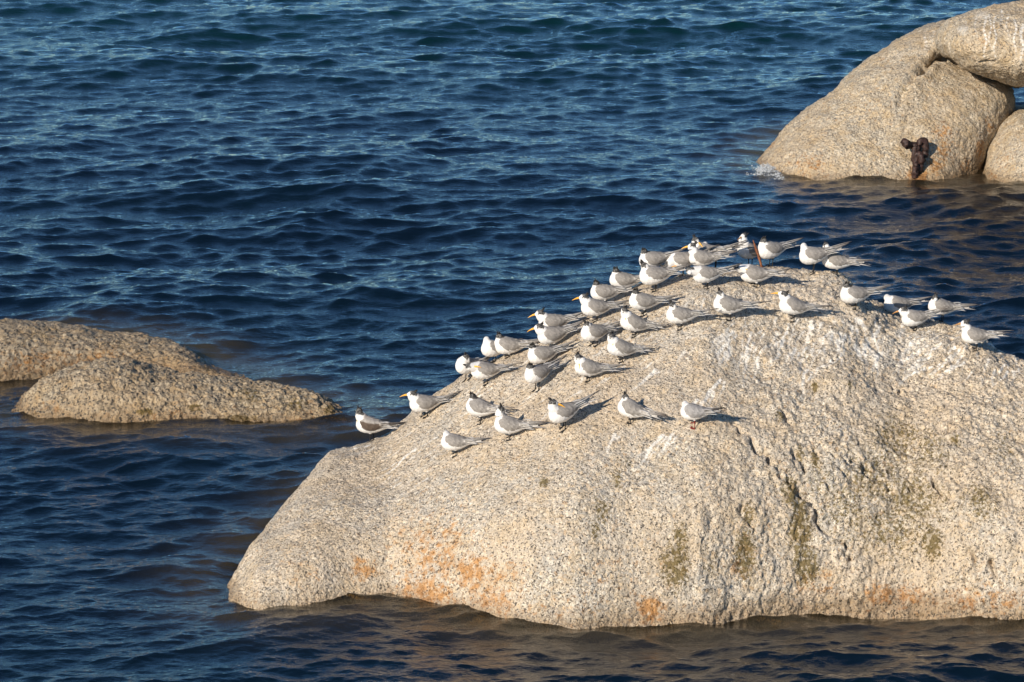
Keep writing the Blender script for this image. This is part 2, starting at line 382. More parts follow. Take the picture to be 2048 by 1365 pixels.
# stains: orange rust lichen, olive algae, white guano
def blobs(P, spec, seed):
    out = np.zeros(len(P))
    for (c, r, s) in spec:
        c = np.array(c); d = np.linalg.norm((P - c) / r, axis=1)
        out = np.maximum(out, s * np.clip(1.25 - d, 0, 1))
    return out
def stains(P, b, orange, algae, guano):
    f = lambda S: [(np.array(at(b, px, py)[0]), (rx / 245., rx / 245. * 2, rz / 245.), s) for px, py, rx, rz, s in S if at(b, px, py)[0] is not None]
    return np.stack([blobs(P, f(orange), 1), blobs(P, f(algae), 2), blobs(P, f(guano), 3)], 1)
PB = G.reshape(-1, 3)
ST = stains(PB, bv,
    [(870, 1120, 150, 110, .62), (960, 1160, 130, 90, .62), (860, 1185, 90, 50, .85), (940, 1150, 60, 60, .85), (730, 1140, 50, 35, .75), (900, 1070, 60, 50, .6), (990, 1200, 60, 50, .7), (600, 1150, 120, 70, .32), (1300, 1215, 42, 42, .95), (1480, 1135, 35, 40, .6),
     (1760, 1190, 50, 40, .75), (1820, 1195, 60, 40, .7), (1930, 1200, 60, 40, .6), (1980, 1190, 60, 50, .55), (1640, 1170, 120, 40, .45), (1250, 1150, 200, 90, .28), (2020, 1200, 60, 40, .6), (1100, 1215, 160, 40, .4), (1500, 1080, 120, 90, .3)],
    [(1350, 1130, 38, 60, .95), (1360, 1075, 22, 45, .8), (1490, 1110, 30, 70, .9), (1498, 1030, 26, 45, .65), (1580, 985, 24, 50, .95), (1600, 1060, 34, 70, .95), (1612, 1130, 34, 55, 1.0), (1598, 1010, 24, 40, .9), (1865, 1085, 30, 50, .9),
     (1630, 920, 16, 45, .8), (1600, 905, 14, 40, .7), (1560, 830, 16, 30, .7), (1235, 960, 18, 50, .6), (1205, 1020, 24, 50, .65), (1190, 1060, 16, 40, .6), (1255, 925, 14, 30, .5), (1790, 880, 100, 80, .55), (1750, 960, 130, 100, .52), (1860, 900, 80, 90, .5),
     (1820, 1000, 120, 90, .6), (1700, 1020, 100, 100, .5), (1780, 1060, 120, 80, .55), (1960, 1000, 60, 70, .55), (1650, 960, 70, 60, .45), (2010, 900, 60, 100, .42), (1910, 880, 16, 24, .75), (1965, 990, 22, 30, .75), (1088, 966, 14, 10, 1.0), (1612, 710, 12, 24, .7), (1630, 775, 10, 20, .8), (1700, 770, 12, 20, .6), (1420, 1120, 30, 60, .4)],
    [(1330, 640, 260, 110, .52), (1600, 600, 320, 100, .56), (1050, 740, 200, 60, .46), (1800, 690, 200, 60, .56), (1700, 720, 240, 90, .42), (800, 860, 120, 40, .36), (1960, 730, 120, 60, .36), (1240, 900, 90, 50, .3), (1900, 800, 200, 90, .24)])
ST[:, 2] *= .66
# guano runs straight downhill from where birds stand
kd = kdtree.KDTree(len(PB))
for i, p in enumerate(PB): kd.insert(p, i)
kd.balance()
rs = np.random.RandomState(5)
def run_down(start, length, width, strength):
    h = at(bv, *start)
    if h[0] is None: return
    p = h[0].copy(); step = .022; side = rs.uniform(-.3, .3)
    for k in range(int(length / step)):
        loc, nrm, _, _ = bv.find_nearest(p)
        if loc is None or loc.z < .15: break
        nrm = bv_smooth.find_nearest(p)[1]
        p = loc
        w = 1.5 * width * (1.0 - .4 * k * step / length) * (.8 + .5 * rs.rand())
        for co, idx, dist in kd.find_range(p, w):
            v = strength * (1 - (dist / w) ** 2) * (1 - .6 * k * step / length)
            if v > ST[idx, 2]: ST[idx, 2] = v
        g = Vector((-.30, -.12, -1)); g = g - nrm * g.dot(nrm)
        if g.length < .05: break
        g.normalize(); side += rs.uniform(-.25, .25); side *= .9
        p = p + (g + nrm.cross(g) * side).normalized() * step
for k in range(170):                       # right hand crest: long clear runs
    px = rs.uniform(1420, 2040); py = 650 + max(0, px - 1700) * .12 + rs.uniform(-15, 70)
    run_down((px, py), rs.uniform(.15, .62), rs.uniform(.010, .020), rs.uniform(.6, 1.15))
for k in range(190):
    x = rs.uniform(760, 1480); y = np.interp(x, [700, 830, 927, 1120, 1262, 1450], [905, 850, 770, 680, 610, 570]) + rs.uniform(5, 130)
    run_down((x, y), rs.uniform(.12, .5), rs.uniform(.009, .018), rs.uniform(.4, .85))
for s_, l_ in (((1465, 665), .5), ((1452, 690), .45), ((1440, 760), .4), ((1310, 740), .5), ((1420, 780), .4), ((1395, 800), .3), ((1615, 740), .45), ((1230, 870), .35), ((1345, 870), .35), ((1300, 900), .3), ((740, 890), .5), ((830, 900), .6), ((1325, 870), .4), ((1590, 700), .4), ((1730, 690), .4)):
    run_down(s_, l_, .020, 1.0); run_down((s_[0] + 8, s_[1] + 5), l_ * .7, .014, .9)
set_col(big, ST)

# ------------------------------------------------------------------ two low encrusted rocks on the left
def low_rock(name, label, front, ridge, drs, prof, nm, nt, ends, seed, orange, algae, rw=1.0):
    g, M, t = ridge_surface(front, ridge, drs, prof, nm, nt, ends, 3)
    if grid_normals(g)[g.shape[0] // 2, g.shape[1] // 2][2] < 0: g = g[::-1]
    def lay():
        yield lambda P: .05 * fbm(P, 1.3, 3, .5, seed)
        yield lambda P: .030 * rw * fbm(P, 5.5, 4, .62, seed + 3)
        yield lambda P: .012 * rw * fbm(P, 24, 3, .7, seed + 9)
        def gr(P):
            d, i = worley(P, 24, seed); return .020 * rw * (i - .45) * np.clip(1.2 - d * 1.4, 0, 1)
        yield gr
        def gr2(P):
            d, i = worley(P, 11, seed + 2); return -.03 * rw * np.where(i > .7, 1, 0) * np.clip(1 - d * 1.9, 0, 1)
        yield gr2
    g = displace(g, lay())
    me = fast_mesh(name, g.reshape(-1, 3), grid_faces(*g.shape[:2])); o = link(name, me, M_LOW)
    tag(o, label, 'rock', 'low rocks awash on the left'); bpy.context.view_layer.update(); b = caster(o)
    set_col(me, stains(g.reshape(-1, 3), b, orange, algae, []))
    return o, g
PR2 = [(-.2, -.5), (-.06, -.25), (0, 0), (.06, .22), (.18, .48), (.38, .74), (.65, .92), (1, 1), (1.15, .93), (1.3, .7), (1.42, .3), (1.5, -.1)]
r_back, g_back = low_rock('granite_rock', 'low encrusted rock with an orange lower half, farther of two at the left edge',
    [(-330, 762), (0, 757), (100, 748), (200, 742), (330, 745), (430, 756), (505, 762), (530, 760)],
    [(-340, 800), (-300, 740), (-200, 690), (-100, 655), (0, 639), (60, 641), (110, 645), (150, 650), (200, 660), (280, 668), (330, 683), (370, 697), (395, 712), (420, 732), (450, 742), (490, 750), (512, 762), (535, 790)],
    [(-340, .3), (-300, .7), (-100, 1.3), (100, 1.4), (300, 1.2), (400, .9), (480, .5), (530, .3)], PR2, 420, 130, (m_of(-335), m_of(-310), m_of(500), m_of(530)), 71,
    [(60, 725, 160, 45, .58), (200, 720, 160, 40, .55), (330, 725, 90, 30, .35), (20, 735, 60, 30, .5)], [(420, 735, 40, 25, .7), (240, 690, 70, 15, .4), (100, 665, 120, 14, .35)])
r_front, g_front = low_rock('granite_rock', 'low grey brown encrusted rock in front, sloping down to the right',
    [(0, 822), (25, 822), (80, 838), (200, 850), (350, 848), (500, 847), (600, 850), (665, 850), (710, 840), (735, 838)],
    [(5, 860), (25, 815), (50, 786), (80, 762), (115, 742), (150, 727), (200, 717), (250, 715), (300, 728), (360, 742), (430, 752), (480, 756), (520, 760), (560, 768), (600, 776), (635, 788), (662, 802), (685, 816), (705, 832), (735, 870)],
    [(0, .3), (25, .5), (80, .8), (200, 1.3), (350, 1.35), (500, 1.2), (600, .9), (680, .6), (735, .3)], PR2, 620, 170, (m_of(20), m_of(29), m_of(706), m_of(732)), 93,
    [(320, 830, 120, 20, .45), (600, 830, 90, 25, .5), (100, 815, 60, 20, .45)], [(390, 815, 22, 12, 1.0), (290, 825, 30, 10, .9), (500, 790, 60, 30, .5), (590, 810, 60, 25, .55), (660, 820, 35, 20, .7), (480, 838, 60, 10, .9)], 1.15)

# ------------------------------------------------------------------ the group of boulders at the upper right
def inflate(outline, y0, T, lean, nphi, npsi, front_pow=.75, back=1.2, cx=None, cy=None, rows=370):
    """closed boulder from its outline: real thickness 2T, leaning away from the viewer by `lean` m per 100 rows of height"""
    P = np.array(outline, float); cx = P[:, 0].mean() if cx is None else cx; cy = P[:, 1].mean() if cy is None else cy
    # resample the outline by angle around the centre
    Pc = np.vstack([P, P[:1]]); dens = []
    for a, b in zip(Pc[:-1], Pc[1:]):
        n = max(2, int(np.linalg.norm(b - a) / 3)); dens += [a + (b - a) * k / n for k in range(n)]
    D = np.array(dens); th = np.arctan2(D[:, 1] - cy, D[:, 0] - cx); r = np.hypot(D[:, 0] - cx, D[:, 1] - cy)
    o = np.argsort(th); th, r = th[o], r[o]
    TH = np.linspace(-math.pi, math.pi, nphi, endpoint=False)
    rr = np.interp(TH, th, r, period=2 * math.pi)
    ker = np.exp(-np.linspace(-2, 2, 9) ** 2); ker /= ker.sum()
    rr = np.convolve(np.concatenate([rr[-4:], rr, rr[:4]]), ker, 'valid')
    s = np.concatenate([np.linspace(0, .86, int(npsi * .45)), np.linspace(.86, 1.0, int(npsi * .30))[1:]])
    rho = np.concatenate([s, s[-2::-3]])
    side = np.concatenate([np.full(len(s), -1.0), np.full(len(s[-2::-3]), back)])
    G = np.zeros((nphi, len(rho), 3))
    for j, (q, sd) in enumerate(zip(rho, side)):
        px = cx + rr * q * np.cos(TH); py = cy + rr * q * np.sin(TH)
        dep = y0 + sd * T * (1 - q ** 2.6) ** front_pow + lean * (rows - py) / 100.0
        u = (px - 1024) / FPX; v = (682.5 - py) / FPX
        dy = CP + v * SP; dz = -SP + v * CP
        G[:, j, 0] = u * dep / dy; G[:, j, 1] = dep; G[:, j, 2] = CAM_H + dz * dep / dy
    return G
def far_rock(name, label, G, seed, lines, amp=1.0):
    nphi = G.shape[0]
    Gp = np.concatenate([G[-3:], G, G[:3]], 0)
    N = grid_normals(Gp)[3:-3]; N[:, 0] = N[:, 1]
    c = G.reshape(-1, 3).mean(0)
    if ((G - c) * N).sum() < 0: N = -N
    P = G.reshape(-1, 3)
    d = .085 * fbm(P, .9, 3, .5, seed) + .032 * amp * fbm(P, 4.0, 4, .6, seed + 5) + .009 * fbm(P, 20, 3, .7, seed + 7)
    w, i = worley(P, 30, seed); d += .007 * (i - .5) * np.clip(1.2 - w * 1.3, 0, 1)
    d += crack_field(P, lines, .02, .06, seed)
    G = G + N * d.reshape(G.shape[:2])[..., None]
    F = grid_faces(G.shape[0], G.shape[1], wrap=True)
    n0 = np.cross(G[1, 5] - G[0, 5], G[0, 6] - G[0, 5])
    if (n0 * N[0, 5]).sum() < 0: F = F[:, ::-1]
    me = fast_mesh(name, G.reshape(-1, 3), F); o = link(name, me, M_FAR)
    tag(o, label, 'boulder', 'boulders piled at the upper right'); bpy.context.view_layer.update()
    return o, G.reshape(-1, 3), caster(o)
A = [(1505, 335), (1522, 312), (1545, 290), (1572, 255), (1605, 222), (1640, 200), (1668, 185), (1695, 155), (1722, 128), (1752, 108), (1775, 92), (1790, 80), (1830, 61), (1850, 50), (1885, 40), (1906, 38), (1918, 55), (1920, 85), (1935, 105), (1960, 122), (1990, 138), (2012, 156),
     (2028, 182), (2032, 202), (2026, 235), (2012, 262), (1990, 300), (1975, 335), (1966, 372), (1960, 420), (1940, 470), (1850, 490), (1700, 490), (1560, 470), (1510, 420), (1495, 370)]
GA = inflate(A, 50.5, 1.75, .62, 620, 300, .34, cx=1760, cy=300)
def at_in(G, px, py):     # nearest front point of a boulder's grid to a pixel, for its creases
    P = G[:, :G.shape[1] * 2 // 3].reshape(-1, 3)
    w = P[:, 1] * CP - (P[:, 2] - CAM_H) * SP; X = 1024 + FPX * P[:, 0] / w; Yp = 682.5 - FPX * (P[:, 1] * SP + (P[:, 2] - CAM_H) * CP) / w
    return P[np.argmin((X - px) ** 2 + (Yp - py) ** 2)]
la = [([at_in(GA, *p) for p in [(1855, 128), (1838, 145), (1815, 165), (1803, 190), (1798, 205)]], .05, .05), ([at_in(GA, *p) for p in [(1846, 136), (1858, 120), (1880, 112), (1905, 114), (1925, 124)]], .075, .24), ([at_in(GA, *p) for p in [(1915, 120), (1945, 136), (1975, 150)]], .04, .10)]
rA, PA, bA = far_rock('granite_boulder', 'broad sandy granite boulder at the upper right with the rusty chain hanging on it', GA, 131, la)
Bq = [(1872, 90), (1875, 62), (1885, 46), (1895, 38), (1914, 33), (1945, 24), (1985, 13), (2040, 8), (2120, 4), (2200, 20), (2250, 70), (2240, 140), (2160, 175), (2080, 178), (2055, 172), (2032, 175), (2010, 168), (1985, 160), (1955, 150), (1925, 138), (1905, 122), (1886, 112)]
GB = inflate(Bq, 50.75, 1.75, .45, 520, 200, .36, cx=2040, cy=95, rows=130)
rB, PBb, bB = far_rock('granite_boulder', 'long granite boulder with white streaks resting on top of the others at the upper right', GB, 151,
                       [([at_in(GB, *p) for p in [(1905, 35), (1925, 75), (1918, 105)]], .05, .03), ([at_in(GB, *p) for p in [(1950, 125), (1980, 128)]], .03, .05)])
Cq = [(x - 14 if x < 2060 else x, y) for x, y in [(1970, 372), (1985, 330), (1994, 296), (2014, 252), (2040, 224), (2090, 210), (2160, 200), (2260, 230), (2300, 320), (2290, 430), (2200, 500), (2050, 500), (1985, 480), (1966, 430)]]
GC = inflate(Cq, 50.2, 1.8, .6, 420, 160, .36, cx=2130, cy=350)
rC, PC, bC = far_rock('granite_boulder', 'granite boulder cut off by the right edge, across the dark crack from the chain', GC, 171, [])
Dq = [(1900, 300), (1950, 235), (2010, 215), (2060, 215), (2100, 260), (2110, 350), (2090, 440), (2000, 470), (1920, 440), (1890, 370)]  # added boulder behind the gap, there to turn the crack dark
GD = inflate(Dq, 53.0, 1.0, .2, 200, 80, .5, cx=2000, cy=340)
rD, PD, bD = far_rock('granite_boulder', 'added boulder that makes the crack between the two lit ones dark, at the upper right', GD, 191, [])
set_col(rD.data, np.zeros((len(PD), 3)))
sA = stains(PA, bA, [(1890, 300, 90, 60, .45), (1885, 265, 50, 40, .6), (1835, 350, 46, 34, .95), (1870, 330, 50, 40, .6), (1980, 250, 30, 50, .5), (1960, 300, 30, 60, .6), (1545, 290, 30, 30, .5), (1930, 330, 40, 40, .5), (1620, 330, 120, 40, .4), (1765, 120, 20, 15, .4)], [(1810, 180, 14, 20, .5)], [(1940, 190, 60, 40, .35), (1800, 110, 60, 30, .35)])
sB = stains(PBb, bB, [(1975, 80, 60, 40, .4), (1995, 60, 30, 30, .4)], [(2010, 160, 50, 14, .5), (1890, 105, 40, 10, .4)], [(1925, 60, 40, 30, .5), (1960, 30, 80, 20, .5)])
sC = stains(PC, bC, [(2010, 320, 60, 60, .4), (1985, 355, 30, 30, .5)], [], [])
def run_far(P, b, S, lines):
    kk = kdtree.KDTree(len(P))
    for i, p in enumerate(P): kk.insert(p, i)
    kk.balance()
    for (x, y0_, y1_, w_, s_) in lines:
        for yy in np.arange(y0_, y1_, 2.5):
            h = at(b, x + 2.5 * math.sin(yy * .13 + x), yy, 1)
            if h[0] is None: continue
            for co, idx, dist in kk.find_range(h[0], w_):
                v = .8 * s_ * (1 - (dist / w_) ** 2) * (1 - .5 * (yy - y0_) / (y1_ - y0_)) * (.6 + .5 * math.sin(yy * .37 + x * 3) ** 2)
                if v > S[idx, 2]: S[idx, 2] = v
run_far(PBb, bB, sB, [(1952, 32, 95, .03, .95), (1970, 35, 120, .03, 1.3), (1980, 30, 100, .025, 1.2), (1990, 35, 125, .025, 1.2), (2002, 20, 60, .03, 1.1), (2030, 40, 110, .03, 1.2), (2044, 50, 130, .035, 1.2), (1930, 40, 70, .03, .9), (2015, 30, 80, .03, .9)])
run_far(PA, bA, sA, [(1850, 70, 112, .04, .9), (1866, 62, 100, .04, .8), (1930, 180, 205, .03, .8), (1950, 185, 215, .03, .8), (1965, 180, 205, .03, .8), (1985, 190, 215, .03, .8), (1740, 150, 180, .03, .5)])
sA[:, 0] *= 1.35; set_col(rA.data, sA); set_col(rB.data, sB); set_col(rC.data, sC)

# ------------------------------------------------------------------ sea
def wave_tile(L, N, seed, lmin, lmax, peak, rms_slope, spread, wdir):
    r = np.random.RandomState(seed); k1 = 2 * np.pi * np.fft.fftfreq(N, L / N); kx, ky = np.meshgrid(k1, k1, indexing='ij')
    k = np.hypot(kx, ky); k[0, 0] = 1e-6
    lam = 2 * np.pi / k; kp = 2 * np.pi / peak
    S = k ** -3.6 * np.exp(-.9 * (kp / k) ** 2)
    S *= np.where((lam > lmin) & (lam < lmax), 1, 0)
    c = (kx * math.cos(wdir) + ky * math.sin(wdir)) / k
    S *= (.05 + .95 * np.abs(c) ** spread) * np.where(c > 0, 1, .25)
    Hh = np.sqrt(S) * (r.randn(N, N) + 1j * r.randn(N, N)); Hh[0, 0] = 0
    h = np.fft.ifft2(Hh).real
    sx = np.fft.ifft2(1j * kx * Hh).real; sy = np.fft.ifft2(1j * ky * Hh).real
    f = rms_slope / math.sqrt((sx ** 2 + sy ** 2).mean())
    dx = np.fft.ifft2(1j * kx / k * Hh).real; dy = np.fft.ifft2(1j * ky / k * Hh).real
    return [a * f for a in (h, dx, dy)], L, N
def sample(tile, x, y, rot=0.0):
    (arrs, L, N) = tile; c, s = math.cos(rot), math.sin(rot)
    u = ((x * c + y * s) / L * N) % N; v = ((-x * s + y * c) / L * N) % N
    i = np.floor(u).astype(int) % N; j = np.floor(v).astype(int) % N; fu = u - np.floor(u); fv = v - np.floor(v); i1 = (i + 1) % N; j1 = (j + 1) % N
    o = [a[i, j] * (1 - fu) * (1 - fv) + a[i1, j] * fu * (1 - fv) + a[i, j1] * (1 - fu) * fv + a[i1, j1] * fu * fv for a in arrs]
    return o[0], o[1] * c - o[2] * s, o[1] * s + o[2] * c
T1 = wave_tile(43.0, 1024, 21, .22, 9.0, .95, .190, 4.5, R(103))
T0 = wave_tile(61.0, 256, 23, 1.6, 9.0, 2.6, .065, 3.0, R(115))
T2 = wave_tile(13.0, 1024, 22, .06, .60, .26, .140, 5.0, R(80))
mc = np.concatenate([-np.geomspace(60, .175, 46)[:-1], np.linspace(-.172, .172, 1000), np.geomspace(.175, 60, 46)[1:]])
qs = np.linspace(.372, .143, 860)
yr = np.concatenate([np.linspace(-300, 20, 40), np.linspace(20.5, CAM_H / .374, 25), CAM_H / qs, np.geomspace(CAM_H / .142, 9000, 60)])
Yw = np.repeat(yr[None, :], len(mc), 0); Xw = mc[:, None] * np.maximum(Yw, 24)
dense = (np.abs(mc)[:, None] < .2) & (Yw > 26) & (Yw < 71)
sp = np.abs(np.gradient(Yw, axis=1)); spx = np.abs(np.gradient(Xw, axis=0)); spm = np.maximum(sp, spx)
f1 = 1 - smoothstep(.25, 1.2, spm); f2 = 1 - smoothstep(.06, .16, spm)
x_, y_ = Xw.ravel(), Yw.ravel()
h1, a1, b1 = sample(T1, x_, y_, 0.0); h2, a2, b2 = sample(T2, x_, y_, .35)
gust = .80 + .35 * np.clip(vnoise(np.stack([x_, y_ * .6, x_ * 0], 1), .16, 4) * 2 + .3, -.6, 1)
far_calm = 1.0
f1, f2 = f1.ravel() , f2.ravel()
ch = 1.1
patch = .95 + .9 * vnoise(np.stack([x_ * .5, y_ * .5, x_ * 0 + 3], 1), .28, 14)
f1 = f1 * patch
Zw = h1 * f1 + h2 * f2 * gust
sw = .05 * np.sin(.9 * y_ + .22 * x_ + 1.2 + vnoise(np.stack([x_, y_, x_ * 0], 1), .1, 9) * 3) * f1
h0, a0, b0 = sample(T0, x_, y_, .1); Zw = Zw + sw + h0 * f1
Xd = x_ + ch * (a0 * f1 + a1 * f1 + a2 * f2 * gust); Yd = y_ + ch * (b0 * f1 + b1 * f1 + b2 * f2 * gust)
WV = np.stack([Xd, Yd, Zw], 1)
# how close the rocks are below: shallow, clear, olive brown water, its brown also painting rock reflection
allr = np.concatenate([g.reshape(-1, 3) for g in (G[::5, ::5], g_front[::4, ::4], g_back[::4, ::4])] + [P[::9] for P in (PA, PBb, PC)])
allr = allr[(allr[:, 2] < .45) & (allr[:, 2] > -.18)]
kw = kdtree.KDTree(len(allr))
for i, p in enumerate(allr): kw.insert(p, i)
kw.balance()
dist = np.full(len(WV), 9.0)
near = np.zeros(len(WV), bool)
# only water inside the neighbourhood of a rock is measured
cell = set(map(tuple, np.unique(np.round(allr[:, :2]).astype(int), axis=0)))
rc = np.round(WV[:, :2]).astype(int); key = (rc[:, 0] + 5000) * 20000 + rc[:, 1]
near_keys = np.unique([(a + dx + 5000) * 20000 + b + dy for a, b in cell for dx in (-1, 0, 1) for dy in (-2, -1, 0, 1)])
near = np.isin(key, near_keys)
idx = np.where(near)[0][::1]
for i in idx: dist[i] = kw.find(WV[i])[2]
shal_refl = np.exp(-(dist / .32) ** 1.3) + .0
clear = np.exp(-(dist / .28) ** 1.5) * .9
# the sea bed is pale sand farther out: green tint
P2 = np.stack([x_, y_, x_ * 0], 1)
teal = smoothstep(50, 64, y_ + 6 * vnoise(P2, .12, 6)) * (.85) + .08 * smoothstep(.0, .4, vnoise(P2, .2, 8))
me = fast_mesh('sea', WV, grid_faces(len(mc), len(yr)))
set_col(me, np.stack([np.clip(shal_refl, 0, 1), np.clip(teal, 0, 1), np.clip(clear, 0, 1)], 1))
sea = link('sea', me, M_WATER); tag(sea, 'dark blue choppy sea', kind='structure')
if me.polygons[0].normal.z < 0: me.flip_normals()

# ------------------------------------------------------------------ birds
def frame_from(F, up=(0, 0, 1)):
    f = np.array(F, float); f /= np.linalg.norm(f); u = np.array(up, float); s = np.cross(u, f)
    if np.linalg.norm(s) < 1e-3: s = np.array([0, 1.0, 0])
    s /= np.linalg.norm(s); u = np.cross(f, s); return f, s, u
def tube(path, radii, seg=14, flat=None):
    """closed tube along a path; radii per point (side, up)"""
    P = np.array(path, float); n = len(P); T = np.gradient(P, axis=0); V = []
    rr = [(r, r) if np.isscalar(r) else r for r in radii]
    for i in range(n):
        f, s, u = frame_from(T[i], (0, 0, 1) if abs(T[i][2]) < .95 * np.linalg.norm(T[i]) else (1, 0, 0))
        for k in range(seg):
            a = 2 * math.pi * k / seg; V.append(P[i] + s * rr[i][0] * math.cos(a) + u * rr[i][1] * math.sin(a))
    F = []
    for i in range(n - 1):
        for k in range(seg):
            k2 = (k + 1) % seg; F.append((i * seg + k, i * seg + k2, (i + 1) * seg + k2, (i + 1) * seg + k))
    V.append(P[0]); V.append(P[-1]); a, b = len(V) - 2, len(V) - 1
    for k in range(seg):
        k2 = (k + 1) % seg; F.append((a, k2, k)); F.append((b, (n - 1) * seg + k, (n - 1) * seg + k2))
    return V, F
def spline(pts, n):
    P = np.array(pts, float); t = np.linspace(0, len(P) - 1, n); out = []
    for x in t:
        i = min(int(x), len(P) - 2); f = x - i; p0 = P[max(i - 1, 0)]; p1 = P[i]; p2 = P[i + 1]; p3 = P[min(i + 2, len(P) - 1)]
        out.append(.5 * (2 * p1 + (p2 - p0) * f + (2 * p0 - 5 * p1 + 4 * p2 - p3) * f * f + (3 * p1 - p0 - 3 * p2 + p3) * f ** 3))
    return np.array(out)
def merge(parts):
    V = []; F = []
    for v, f in parts:
        o = len(V); V += [tuple(p) for p in v]; F += [tuple(i + o for i in q) for q in f]
    return V, F
def pymesh(name, V, F, smooth=True):
    me = bpy.data.meshes.new(name); me.from_pydata([tuple(map(float, v)) for v in V], [], F)
    if smooth: me.polygons.foreach_set('use_smooth', [True] * len(me.polygons))
    me.update(); return me

#              x      zc     ry     rz      torso section, body frame (origin: body centre)
TORSO = np.array([(-.150, .012, .004, .004), (-.135, .010, .012, .010), (-.11, .006, .022, .019), (-.08, .002, .035, .031), (-.045, -.002, .047, .044), (-.01, -.003, .054, .054),
                  (.025, 0, .056, .060), (.055, .004, .051, .059), (.078, .008, .041, .050), (.094, .012, .027, .035), (.103, .014, .010, .014)])
def tor(x):
    x = np.asarray(x, float)
    zc = np.interp(x, TORSO[:, 0], TORSO[:, 1]); ry = np.interp(x, TORSO[:, 0], TORSO[:, 2]); rz = np.interp(x, TORSO[:, 0], TORSO[:, 3])
    return zc, ry, rz

WHITE = (.76, .735, .70); GREY = (.265, .243, .220); BLACK = (.022, .020, .018)
def mixc(a, b, t): t = np.asarray(t)[..., None]; return np.asarray(a) * (1 - t) + np.asarray(b) * t

def wing_mesh(side, kind, seed):
    ns, nv = 30, 13; x0, x1 = .068, -.205
    V = []; C = []; rs_ = np.random.RandomState(seed)
    fe = rs_.uniform(-.006, .006, 6)
    for layer in (0, 1):
        for i in range(ns):
            s = i / (ns - 1); x = x0 + (x1 - x0) * s
            zc, ry, rz = tor(max(x, -.13)); 
            if x < -.10:
                k = (-.10 - x) / .105; ry = .026 * (1 - k) + .007 * k; rz = .022 * (1 - k) + .005 * k; zc = .008 + .012 * k
            a0 = math.radians(np.interp(s, [0, .1, .5, .8, 1], [52, 20, 5, 12, 40])); a1 = math.radians(np.interp(s, [0, .06, .2, .4, .6, .8, 1], [70, 100, 118, 122, 112, 100, 80]))
            for j in range(nv):
                v = j / (nv - 1); a = a0 + (a1 - a0) * v
                o = (.004 + .0085 * math.sin(math.pi * min(1, v * 1.05)) * math.sin(math.pi * min(1, s * 1.15 + .08))) if layer == 0 else -.004
                if layer == 0:                       # rows of covert and flight feathers stand a little proud of each other
                    row = (s * 7 + abs(v - .5) * 1.6 + .2 * (j % 2)) % 1.0; o += .0022 * row * min(1, s * 4)
                V.append((x + (.004 * rs_.uniform(-1, 1) if layer == 0 and 0 < i < ns - 1 else 0), side * (ry + o) * math.sin(a), zc + (rz + o) * math.cos(a)))
                row = (s * 7 + abs(v - .5) * 1.6) % 1.0
                c = np.array(GREY)
                if kind == 'dark': c = np.array((.34, .31, .28)) if v < .45 else np.array((.09, .065, .048))
                if kind == 'gull': c = np.array((.30, .285, .275))
                c = c * (1 + .16 * rs_.uniform(-1, 1))
                if s > .25: c = c * (.70 + .52 * row)
                if s > .55 and kind != 'gull': c = c * (1 - .5 * (s - .55)) + np.array((.76, .73, .68)) * (.75 * (s - .55) + .35 * (row > .8))
                if kind == 'dark' and s > .6: c = c * .5
                if v > .93 or s < .03: c = mixc(c, WHITE, .6)
                C.append(np.clip(c, 0, .85))
    F = []; L = ns * nv
    for i in range(ns - 1):
        for j in range(nv - 1):
            a = i * nv + j; q = (a, a + nv, a + nv + 1, a + 1); F.append(q); F.append(tuple(L + t for t in q[::-1]))
    for i in range(ns - 1):
        for j in (0, nv - 1):
            a = i * nv + j; q = (a, a + nv, L + a + nv, L + a); F.append(q)
    for j in range(nv - 1):
        for i in (0, ns - 1):
            a = i * nv + j; F.append((a, a + 1, L + a + 1, L + a))
    return V, F, C
def blade(p0, p1, w, th, c0, c1, bend=0.0, up=(0, 0, 1)):
    p0 = np.array(p0, float); p1 = np.array(p1, float); f, s, u = frame_from(p1 - p0, up); n = 8; V = []; C = []; F = []
    for i in range(n):
        t = i / (n - 1); c = p0 + (p1 - p0) * t + u * bend * math.sin(math.pi * t * .6)
        ww = w * (1 - .25 * t) * (1 if t < .8 else math.sqrt(max(0, 1 - ((t - .8) / .2) ** 2)) + .05)
        for q in ((s * ww), (u * th), (-s * ww), (-u * th)): V.append(c + q); C.append(mixc(c0, c1, min(1, t ** 1.5)))
        if i: 
            a = (i - 1) * 4
            for k in range(4): F.append((a + k, a + (k + 1) % 4, a + 4 + (k + 1) % 4, a + 4 + k))
    F.append((0, 3, 2, 1)); a = (n - 1) * 4; F.append((a, a + 1, a + 2, a + 3))
    return V, F, C
def addc(acc, part):
    o = len(acc[0]); acc[0].extend(tuple(p) for p in part[0]); acc[1].extend(tuple(i + o for i in f) for f in part[1]); acc[2].extend(tuple(c) for c in part[2])

